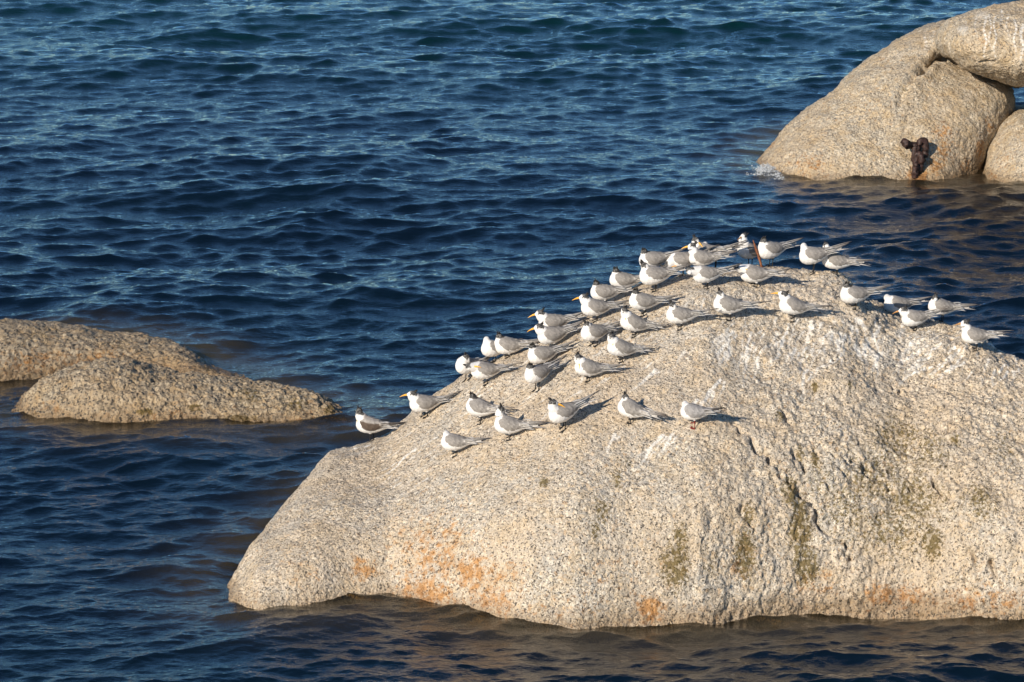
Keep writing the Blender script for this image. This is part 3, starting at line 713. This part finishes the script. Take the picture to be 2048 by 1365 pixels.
_shared = {}
def shared_parts(kind, var):
    key = (kind, var)
    if key in _shared: return _shared[key]
    d = {}
    rs_ = np.random.RandomState(40 + var)
    for side, nm in ((1, 'L'), (-1, 'R')):
        acc = ([], [], []); addc(acc, wing_mesh(side, kind, 10 * var + side + 3))
        pal = (.52, .49, .45) if kind == 'tern' else ((.08, .06, .05) if kind == 'dark' else (.05, .045, .045))
        tip = (.10, .075, .06) if kind == 'tern' else (.03, .025, .022)
        for k in range(5):                          # long outer flight feathers crossing over the tail
            L = -.205 - .020 * k + rs_.uniform(-.006, .006) + (.03 if kind == 'gull' else 0)
            addc(acc, blade((-.085, side * (.036 - .003 * k), .018 + .002 * k), (L, side * (.012 - .004 * k) + rs_.uniform(-.004, .004), .030 + .004 * k + rs_.uniform(-.004, .006)), .0085, .0016, mixc(pal, GREY, .3), mixc(tip, pal, .35 if k < 2 else 0), .004))
        for k in range(4):                          # loose pale inner feathers that stick out at the rear edge
            addc(acc, blade((-.07, side * .030, .030 - .012 * k), (-.150 - .012 * k, side * (.032 + rs_.uniform(-.006, .006)), .022 - .010 * k + rs_.uniform(-.004, .008)), .012, .0016, (.42, .39, .36), (.76, .73, .69), .009))
        me = pymesh('wing', acc[0], acc[1]); set_col(me, np.array(acc[2]), 'tint'); me.materials.append(M_PLUME); d['wing' + nm] = me
    acc = ([], [], [])
    tc0, tc1 = ((.66, .63, .60), (.36, .33, .30)) if kind != 'gull' else ((.06, .05, .05), (.02, .02, .02))
    for k, (yy, ln) in enumerate([(-.030, -.262), (-.020, -.235), (-.009, -.210), (.0, -.198), (.009, -.210), (.020, -.235), (.030, -.262)]):
        if kind == 'gull': ln = ln * .3 - .15
        addc(acc, blade((-.10, yy * .35, .006), (ln, yy, .014 + .001 * (k % 2)), .0085, .0014, tc0, tc1, .002))
    me = pymesh('tail', acc[0], acc[1]); set_col(me, np.array(acc[2]), 'tint'); me.materials.append(M_PLUME); d['tail'] = me
    V, F = tube(spline([(0, 0, 0), (.018, 0, .0005), (.038, 0, -.003), (.060, 0, -.0095)], 9), [(.0062, .0078), (.0058, .0078), (.0052, .0072), (.0046, .0062), (.0038, .0052), (.003, .0042), (.0022, .003), (.0014, .0018), (.0005, .0006)], 10)
    for bn, bm in (('tern', M_BILL), ('brown', M_BILLB), ('gull', M_BILLG)):
        me = pymesh('bill', V, F); me.materials.append(bm); d['bill_' + bn] = me
    _shared[key] = d; return d

POSE = {  # head centre in the body frame, direction of the bill, how much of the head the black cap covers, crest
    'profile': ((.094, .000, .074), (1, 0, -.10), .50, 1),
    'profile_high': ((.082, .000, .098), (1, .1, -.08), .5, 1),
    'tuck_away': ((.060, -.004, .064), (-.15, -.9, -.35), .85, 1),
    'tuck_over': ((.060, .010, .066), (-.75, .50, -.35), .45, 1.3),
    'down': ((.094, .022, .070), (-.30, .42, -.85), .40, .6),
    'down_front': ((.088, .010, .086), (.10, .35, -.92), .95, .6),
    'back': ((.066, .018, .088), (-.78, .35, -.52), .6, 1),
    'back_up': ((.062, .006, .096), (-.62, -.05, -.75), .35, .6),
    'low_back': ((.118, .030, .042), (-.95, .30, .03), .45, .5),
    'low_under': ((.128, .040, -.012), (-.93, .28, -.06), .9, .5),
    'low_front': ((.140, .030, .040), (-.10, .85, -.50), .55, .4),
    'hidden': ((.056, -.022, .062), (-.35, -.65, -.60), .12, 0),
    'hidden_low': ((.070, -.026, .048), (-.40, -.60, -.65), .12, 0),
    'upright': ((.084, .004, .096), (.92, .30, -.22), .55, .7),
    'toward': ((.092, .010, .092), (-.42, .82, -.34), .30, .4),
    'shade_on_face': ((.062, .022, .062), (.0, .88, -.45), 1.3, .6),  # cap spread over the face: shade put into the head colour
    'preen_side': ((.050, .036, .060), (-.35, .55, -.75), .5, .3),
}
def make_bird(foot_px, yaw, pitch, pose, bill, label, kind='tern', scale=1.0, hb=.112, var=0, lift=0.0, back=0.0, name='tern', group='terns resting on the boulder', cat='tern'):
    scale = scale * 1.26; hb = hb - .014; yaw = yaw + random.uniform(-14, 18); pitch = pitch + random.uniform(-3, 4); scale *= random.uniform(.96, 1.05)
    hit = at(bv, *foot_px)
    base = np.array(hit[0]); ya = R(yaw)
    if back:                                            # stands a little behind the skyline
        h2 = bv.ray_cast(Vector((base[0], base[1] + back, base[2] + .5)), Vector((0, 0, -1)), 1.5)
        if h2[0] is not None: base = np.array(h2[0])
    fw = np.array([-math.cos(ya), -math.sin(ya), 0.0]); lf = np.array([math.sin(ya), -math.cos(ya), 0.0])
    rz = math.atan2(fw[1], fw[0])
    base = base + np.array([0, 0, lift])
    rt = bpy.data.objects.new(name, None); COL.objects.link(rt); rt.location = base; rt.rotation_euler = (0, 0, rz); rt.scale = (scale,) * 3
    rt.empty_display_size = .05
    tag(rt, label, cat, group)
    pt = R(pitch); B = np.array([[math.cos(pt), 0, -math.sin(pt)], [0, 1, 0], [math.sin(pt), 0, math.cos(pt)]])   # body frame -> root frame
    off = np.array([.012, 0, hb])
    bd = lambda p: B @ np.asarray(p, float) + off
    Hc, Fd, capk, crest = POSE[pose]
    rv = np.random.RandomState(var * 13 + int(foot_px[0]))
    Hc = np.array(Hc) + rv.uniform(-.004, .004, 3); Fd = np.array(Fd, float) + rv.uniform(-.08, .08, 3)
    f, s, u = frame_from(Fd)
    parts = []
    capk = capk * rv.uniform(.75, 1.25); plump = 1.09 + rv.uniform(-.03, .05)
    parts.append(tube([bd((x, 0, z)) for x, z, _, _ in TORSO], [(a * plump, b * plump) for _, _, a, b in TORSO], 22))
    nb = np.array((.045, 0, .020)); nm_ = (nb + Hc) / 2 + np.array((.014, 0, .010 if Hc[2] > .04 else 0)) * (1 if pose in ('profile', 'profile_high', 'down', 'down_front', 'upright', 'toward', 'back', 'back_up') else .3)
    pth = spline([bd(nb), bd(nm_), bd(Hc)], 9); parts.append(tube(pth, np.linspace(.050, .0250, 9), 16))
    Hw = bd(Hc); fw_, sw_, uw_ = B @ f, B @ s, B @ u
    hp = [Hw + fw_ * x for x in (-.032, -.028, -.018, -.004, .010, .020, .028, .034)]
    parts.append(tube(hp, [(.004, .004), (.015, .016), (.0225, .0245), (.025, .027), (.0215, .0225), (.016, .0165), (.010, .0105), (.006, .0065)], 14))
    # legs reach the rock under each foot
    legs = []
    for sd in (1, -1):
        fx = .004 + rv.uniform(-.008, .010); fy = sd * (.020 + rv.uniform(-.003, .004))
        wp = base + scale * (fw * fx + lf * fy)
        h = bv.ray_cast(Vector((wp[0], wp[1], wp[2] + .25)), Vector((0, 0, -1)), .6)
        fz = (h[0].z - base[2]) / scale + .003 if h[0] is not None else .003
        fz = max(-.06, min(.05, fz))
        hip = np.array((.006, sd * .020, hb - .045)); knee = np.array((fx - .004, fy, hb - .066)); ft = np.array((fx, fy, fz))
        parts.append(tube([hip, hip * .5 + knee * .5, knee], [.017, .011, .0055], 10))
        parts.append(tube([knee, knee * .5 + ft * .5, ft], [.0048, .0042, .0048], 8))
        for tx, ty in ((.030, -.011), (.034, .0), (.030, .011), (-.010, 0)):
            tp = wp + scale * (fw * tx + lf * ty)
            h = bv.ray_cast(Vector((tp[0], tp[1], tp[2] + .25)), Vector((0, 0, -1)), .6)
            tz = (h[0].z - base[2]) / scale + .003 if h[0] is not None else fz
            tz = max(fz - .03, min(fz + .03, tz))
            parts.append(tube([ft, np.array((fx + tx, fy + ty, tz))], [.0042, .0030], 6))
        legs.append((knee, ft))
    V, F = merge(parts)
    tmp = bpy.data.objects.new('tmp', pymesh('tmp', V, F)); COL.objects.link(tmp)
    md = tmp.modifiers.new('r', 'REMESH'); md.mode = 'VOXEL'; md.voxel_size = .0036; md.use_smooth_shade = True
    sm = tmp.modifiers.new('s', 'SMOOTH'); sm.factor = .5; sm.iterations = 2
    dg = bpy.context.evaluated_depsgraph_get(); me = bpy.data.meshes.new_from_object(tmp.evaluated_get(dg))
    bpy.data.objects.remove(tmp)
    n = len(me.vertices); P = np.empty(n * 3, np.float32); me.vertices.foreach_get('co', P); P = P.reshape(-1, 3).astype(float)
    Q = (P - off) @ B                                   # into the body frame
    C = np.tile(np.array(WHITE), (n, 1))
    zc, ry, rzz = tor(Q[:, 0]); top = (Q[:, 2] - zc) / np.maximum(rzz, .004)
    if kind == 'gull': capcol = None
    ns_ = vnoise(P + var, 160, 3)
    mantle = smoothstep(.25, .5, top + ns_ * .3) * smoothstep(.052, .035, Q[:, 0] + ns_ * .01)
    C = mixc(C, (.31, .285, .26) if kind != 'dark' else (.34, .30, .27), mantle)
    D = Q - Hc; hx = D @ f; hy = D @ s; hz = D @ u
    inh = (np.sqrt(hx ** 2 + hy ** 2 + hz ** 2) < .044)
    # cap: crown and nape black, forehead white; thin streaks break its edge
    e = hz + .42 * (-hx) - (.006 - .014 * capk) + .012 * ns_ + .006 * vnoise(P * np.array((1, 1, .4)), 420, 5)
    cap = smoothstep(-.001, .003, e) * smoothstep(.006 + .016 * capk, .000 + .012 * capk, hx + ns_ * .008) * inh
    if capk < .2: cap = cap * capk * 2
    if kind == 'gull': cap = cap * 0; C[inh] = (.62, .60, .58)
    eyeb = np.exp(-((hx - .010) ** 2 + (np.abs(hy) - .021) ** 2 + (hz - .002) ** 2) / .006 ** 2) * (kind != 'gull')
    C = mixc(C, BLACK, np.clip(cap * (.92 + ns_ * .5) + eyeb * .7, 0, 1))
    belly = (top < -.5) & (Q[:, 0] < .07)
    lc = (.020, .018, .016) if kind != 'gull' else (.17, .022, .016)
    for knee, ft in legs:
        ab = ft - knee; t = np.clip(((P - knee) @ ab) / (ab @ ab), 0, 1); dd = np.linalg.norm(P - (knee + t[:, None] * ab), axis=1)
        m = (dd < .012) & (P[:, 2] < knee[2] + .006); C[m] = lc
        m = (np.linalg.norm(P[:, :2] - ft[:2], axis=1) < .042) & (P[:, 2] < ft[2] + .035) & (P[:, 2] < knee[2]); C[m] = lc
    set_col(me, C * (1 + .06 * ns_[:, None]), 'tint')
    me.materials.clear(); me.materials.append(M_PLUME); me.name = 'body'
    body = link('body', me, None, rt)
    sp = shared_parts(kind, var % 7)
    Bm = Matrix(((B[0][0], B[0][1], B[0][2], off[0]), (B[1][0], B[1][1], B[1][2], off[1]), (B[2][0], B[2][1], B[2][2], off[2]), (0, 0, 0, 1)))
    for k in ('wingL', 'wingR'):
        w = link('wing', sp[k], None, rt); w.matrix_local = Bm
        w.rotation_euler.rotate_axis('Y', R(rv.uniform(-2, 3)))
    t_ = link('tail', sp['tail'], None, rt); t_.matrix_local = Bm
    # bill, eyes, crest
    Mh = Matrix(((fw_[0], sw_[0], uw_[0], 0), (fw_[1], sw_[1], uw_[1], 0), (fw_[2], sw_[2], uw_[2], 0), (0, 0, 0, 1)))
    if bill:
        b_ = link('bill', sp['bill_' + bill], None, rt); p = Hw + fw_ * .026
        b_.matrix_local = Matrix.Translation(Vector(p)) @ Mh
    for sd in (1, -1):
        key = 'eye'
        if key not in _shared:
            v, ff = tube([(-.0032, 0, 0), (-.002, 0, 0), (0, 0, 0), (.002, 0, 0), (.0032, 0, 0)], [.0005, .0026, .0034, .0026, .0005], 8); m_ = pymesh('eye', v, ff); m_.materials.append(M_EYE); _shared[key] = m_
        e_ = link('eye', _shared[key], None, rt); e_.location = Vector(Hw + fw_ * .011 + sw_ * sd * .0205 + uw_ * .003)
    if crest:
        cv = []; 
        for k in range(9):
            sy = rv.uniform(-.012, .012); p0 = np.array((-.012 - .012 * rv.rand(), sy, .013 - .3 * abs(sy))); p1 = p0 + np.array((-.020 - .010 * rv.rand(), sy * .5, (.006 + .018 * rv.rand()) * crest))
            q0 = Hw + fw_ * p0[0] + sw_ * p0[1] + uw_ * p0[2]; q1 = Hw + fw_ * p1[0] + sw_ * p1[1] + uw_ * p1[2]
            cv.append(tube([q0, (q0 + q1) / 2, q1], [.0060, .0045, .0006], 6))
        v, ff = merge(cv); m_ = pymesh('crest', v, ff); link('crest', m_, M_BLACK, rt)
    return rt

BIRDS = [
 # foot px, yaw, pitch, pose, bill, label
 ((1368, 541), 8, -12, 'low_under', 'tern', 'tern bent low, dark head and orange bill under its breast, left of the stake', dict(hb=.13)),
 ((1414, 533), -4, -3, 'back', 'tern', 'tern with a glossy black cap and bill pointing down, highest left of the stake', dict(hb=.15)),
 ((1408, 546), 6, -2, 'profile_high', 'tern', 'tern in profile with dark eye stripe, just below the glossy capped one', dict(hb=.13)),
 ((1430, 527), 10, -4, 'hidden', None, 'white backed tern with its head out of sight, top of the cluster by the stake', dict(hb=.135)),
 ((1416, 577), 8, -6, 'low_front', None, 'tern stooping forward with a mottled black and white head, below the crest cluster', dict(hb=.125)),
 ((1310, 561), 16, -8, 'tuck_away', None, 'tern mostly hidden behind a larger sleeping one at the upper left of the crest', dict(hb=.175)),
 ((1313, 580), 0, -6, 'tuck_over', None, 'plump white breasted tern with a dark brown tail, in front of the one it hides', dict(hb=.118, scale=1.04)),
 ((1250, 584), 12, 0, 'tuck_away', None, 'sleeping grey winged tern standing on the skyline left of the plump pair', dict(hb=.105)),
 ((1212, 610), 6, 0, 'tuck_away', None, 'tern with mottled black crest right behind the brown crowned one', dict(hb=.112)),
 ((1194, 641), -2, 3, 'profile', 'tern', 'alert tern with brown crown and orange bill over the sea, middle of the left slope', dict()),
 ((1290, 629), 0, 4, 'tuck_away', None, 'sleeping tern with a thick black nape stripe, between the two upper rows', dict()),
 ((1364, 656), 12, 4, 'tuck_over', None, 'dozing tern with an upright black crest and white face, left in the long row', dict()),
 ((1272, 672), -6, 14, 'down', 'tern', 'tern pointing its orange bill down its breast, upper of the two doing so', dict()),
 ((1191, 690), 22, -2, 'tuck_over', None, 'sleeping tern with spiky black crest just below the alert one with brown crown', dict()),
 ((1246, 722), -3, 9, 'down', 'tern', 'tern preening its breast with a ruffled back, right of the sleeping spiky crested one', dict()),
 ((1110, 673), 4, -7, 'profile', 'tern', 'tern in profile with streaked crown, the upper of two facing left together', dict(hb=.118)),
 ((1108, 695), 4, -8, 'profile', 'tern', 'tern in profile with streaked crown, the lower of two facing left together', dict(hb=.105)),
 ((1020, 713), 6, 0, 'tuck_away', None, 'sleeping tern on the left skyline just above the white preening one', dict(hb=.095)),
 ((990, 722), 42, 4, 'hidden', None, 'white tern fluffed up with its head buried, on the left skyline', dict(hb=.115)),
 ((1087, 731), 8, -9, 'tuck_away', None, 'sleeping tern with a black crest, the upper of two stacked in the middle left', dict(hb=.098)),
 ((938, 757), 30, 6, 'preen_side', None, 'hunched grey tern preening its side, at the left end of its row', dict(hb=.115)),
 ((974, 766), 4, -2, 'low_back', 'tern', 'tern with its orange bill tucked along its shoulder beside the hunched grey one', dict(hb=.110)),
 ((1077, 779), 26, -10, 'tuck_away', None, 'tern on thin black legs with a raised dark wingtip, the lower of two stacked', dict(hb=.135)),
 ((1181, 758), -3, 12, 'down', 'tern', 'small tern probing its breast with its bill, alone in the middle of the slope', dict(scale=.95, hb=.098)),
 ((852, 833), 6, -6, 'profile', 'tern', 'grey crested tern in profile with orange bill, just above the dark winged young one', dict()),
 ((963, 845), -22, 6, 'tuck_away', None, 'tern looking away showing a black nape band, right of the one with grey crest', dict(hb=.120)),
 ((744, 883), 0, 5, 'down_front', 'tern', 'young tern with brown wing bars and a full black cap, lowest on the left slope', dict(kind='dark', hb=.135, scale=1.05)),
 ((1022, 878), -4, 5, 'back_up', 'tern', 'tern twisting its head to preen its back, in the lower left group', dict()),
 ((913, 908), -2, 0, 'hidden_low', None, 'pale headless looking tern asleep, the lowest one in front of the group', dict(scale=.95, hb=.105)),
 ((1130, 856), 10, -10, 'back', 'tern', 'tern with a bold black cap preening its wing, raised wingtips, bottom row centre', dict(scale=1.06, hb=.125)),
 ((1266, 846), -30, 10, 'tuck_over', None, 'compact dozing tern with a small grey crest, just left of the red legged gull', dict(hb=.115, scale=.95)),
 ((1504, 520), 20, 14, 'upright', 'brown', 'upright tern with a brown bill partly behind the rusty stake', dict(hb=.150, back=.22)),
 ((1545, 528), 28, -3, 'tuck_away', None, 'sleeping grey backed tern just right of the rusty stake', dict(hb=.145, back=.10)),
 ((1630, 539), 14, -6, 'hidden', None, 'white shouldered tern with its head turned away, right of the crest', dict(hb=.135, scale=1.05)),
 ((1675, 550), -2, 9, 'toward', 'tern', 'tern with a white head and orange bill looking at the camera, on the right crest', dict(hb=.120)),
 ((1513, 573), 0, 6, 'low_back', 'tern', 'ruffled tern laying its orange bill along its back, just below the rusty stake', dict(scale=1.04, hb=.104)),
 ((1460, 640), 0, 6, 'tuck_over', None, 'dozing tern with a narrow crest, left neighbour of the alert one in the top row', dict(hb=.120)),
 ((1590, 642), -4, 10, 'profile', 'tern', 'alert tern with black crown and long orange bill, alone below the crest', dict(hb=.125)),
 ((1712, 617), 4, 2, 'tuck_away', None, 'ruffled sleeping tern at the notch where the right shoulder begins', dict(hb=.118)),
 ((1798, 628), 6, -3, 'hidden_low', None, 'tern crouched low behind the right shoulder, partly behind its neighbours', dict(hb=.085)),
 ((1832, 660), 6, -6, 'profile', 'brown', 'tern with a short brown bill standing on the right shoulder with raised tail', dict(hb=.112, scale=.97)),
 ((1886, 643), -6, 10, 'shade_on_face', None, 'tern with shade coloured onto its face, turned to the camera, on the right skyline', dict(hb=.130)),
 ((1953, 701), 2, 4, 'upright', 'brown', 'slim upright tern with a brown bill, farthest right of the flock', dict(hb=.130, scale=.97)),
]
for i, (fp, yw, pi_, ps, bl, lb, kw_) in enumerate(BIRDS):
    make_bird(fp, yw, pi_, ps, bl, lb, var=i, **kw_)
make_bird((1391, 853), -4, 2, 'hidden_low', None, 'small grey gull with dark red legs and black wingtips, head tucked, lowest on the right', kind='gull', var=2, name='gull', cat='gull', group=None, hb=.125, scale=.95)

# ------------------------------------------------------------------ the rusty stake set into the crest
b0 = np.array(at(bv, 1523, 534)[0]); 
def lift_px(p, dx, dy): s_ = p[1] / FPX; return p + np.array([dx * s_, 0, -dy * s_])
tp = lift_px(b0, -18, -56); pth = spline([b0 + np.array([0, 0, -.06]), b0, b0 * .6 + tp * .4 + np.array([.004, 0, 0]), b0 * .25 + tp * .75, tp], 14)
rr_ = [(.0185 + .003 * math.sin(i * 1.9), .012 + .002 * math.cos(i * 2.3)) for i in range(9)] + [(.017, .011), (.0155, .010), (.013, .008), (.009, .006), (.0025, .003)]
v, ff = tube(pth, rr_, 10); v = [np.array(p) + .0025 * np.array([math.sin(i * 2.1), math.cos(i * 1.3), math.sin(i * .7)]) for i, p in enumerate(v)]
stake = link('iron_stake', pymesh('iron_stake', v, ff), M_RUST); tag(stake, 'rusty brown iron stake sticking up out of the top of the boulder', 'stake')

# ------------------------------------------------------------------ bolt with hanging chain on the far boulder
hA = at(bA, 1832, 292, 1); pb = np.array(hA[0]); sA_ = pb[1] / FPX
root = bpy.data.objects.new('mooring_bolt', None); COL.objects.link(root); root.location = pb
tag(root, 'dark rusted bolt sticking out of the sandy boulder with short thick chain links hanging', 'mooring bolt')
def lump(V, k=.006, sc_=60):
    P = np.array([np.array(p, float) for p in V]); return P + np.stack([vnoise(P + 7 * j, sc_, 40 + j) for j in range(3)], 1) * k * 2
px2m = lambda dx, dy, out: np.array([dx * sA_, -out, -dy * sA_ * 1.02])
V, F = tube([px2m(6, 3, -.10), px2m(2, 0, .02), px2m(-8, -3, .10), px2m(-20, -8, .20)], [.060, .058, .050, .048], 16)
link('shaft', pymesh('shaft', lump(V, .008), F), M_RUSTD, root)
V, F = tube([px2m(-17, -7, .17), px2m(-19, -8, .185), px2m(-26, -12, .245), px2m(-28, -13, .262), px2m(-29, -13, .268)], [.03, .058, .064, .056, .02], 16)
link('head', pymesh('head', lump(V, .024, 26), F), M_RUSTD, root)
def chain_link(c, w, h, r, twist, lean):
    n = 26; pts = []; c = np.array(at(bA, *c, 1)[0]) - pb + np.array([0, -.085, .02])
    for k in range(n + 1):
        a = 2 * math.pi * k / n; x = w * math.copysign(abs(math.cos(a)) ** .8, math.cos(a)); z = h * math.sin(a)
        p = np.array([x * math.cos(twist) + z * lean, x * math.sin(twist), z]); pts.append(c + p)
    V, F = tube(pts, [r] * (n + 1), 10)
    link('chain_link', pymesh('chain_link', lump(V, .016, 30), F), M_RUSTD, root)
chain_link((1841, 304), .060, .155, .044, R(12), .08)
chain_link((1829, 310), .030, .130, .038, R(55), .0)
chain_link((1835, 328), .040, .140, .040, R(-30), .10)
chain_link((1829, 343), .022, .085, .034, R(40), .08)

# ------------------------------------------------------------------ foam where a wave breaks on the far boulder
def foam(label, spots, seed, nmax, size):
    r_ = np.random.RandomState(seed); V = []; F = []
    ico = bpy.data.meshes.new('t')
    import bmesh
    bm = bmesh.new(); bmesh.ops.create_icosphere(bm, subdivisions=1, radius=1); bv_ = np.array([v.co[:] for v in bm.verts]); bf = [tuple(v.index for v in f.verts) for f in bm.faces]; bm.free()
    for (px, py, sx, sy, h, n) in spots:
        for k in range(n):
            gx, gy = r_.randn(2) * .5
            x = px + gx * sx; y = py + gy * sy; c = on_sea(x, min(y, py + sy) + 4)
            hh = h * math.exp(-gx * gx * 1.2) * r_.rand() ** .8; c = c + np.array([0, -.05 * r_.rand(), hh])
            s = size * (.2 + r_.rand() ** 3 * 1.1); sc3 = np.array([s * r_.uniform(.8, 2.0), s * r_.uniform(.7, 1.2), s * r_.uniform(.6, 1.4)])
            o = len(V); V += list(c + bv_ * sc3 * (1 + .25 * r_.randn(*bv_.shape))); F += [tuple(i + o for i in f) for f in bf]
    bpy.data.meshes.remove(ico)
    o = link('foam', pymesh('foam', V, F), M_FOAM); tag(o, label, 'foam', kind='stuff')
foam('white foam and spray of a small wave breaking on the far boulder', [(1532, 345, 34, 9, .11, 1800), (1500, 346, 52, 7, .04, 900), (1556, 353, 18, 7, .06, 600), (1420, 345, 40, 5, .02, 60)], 3, 0, .0085)
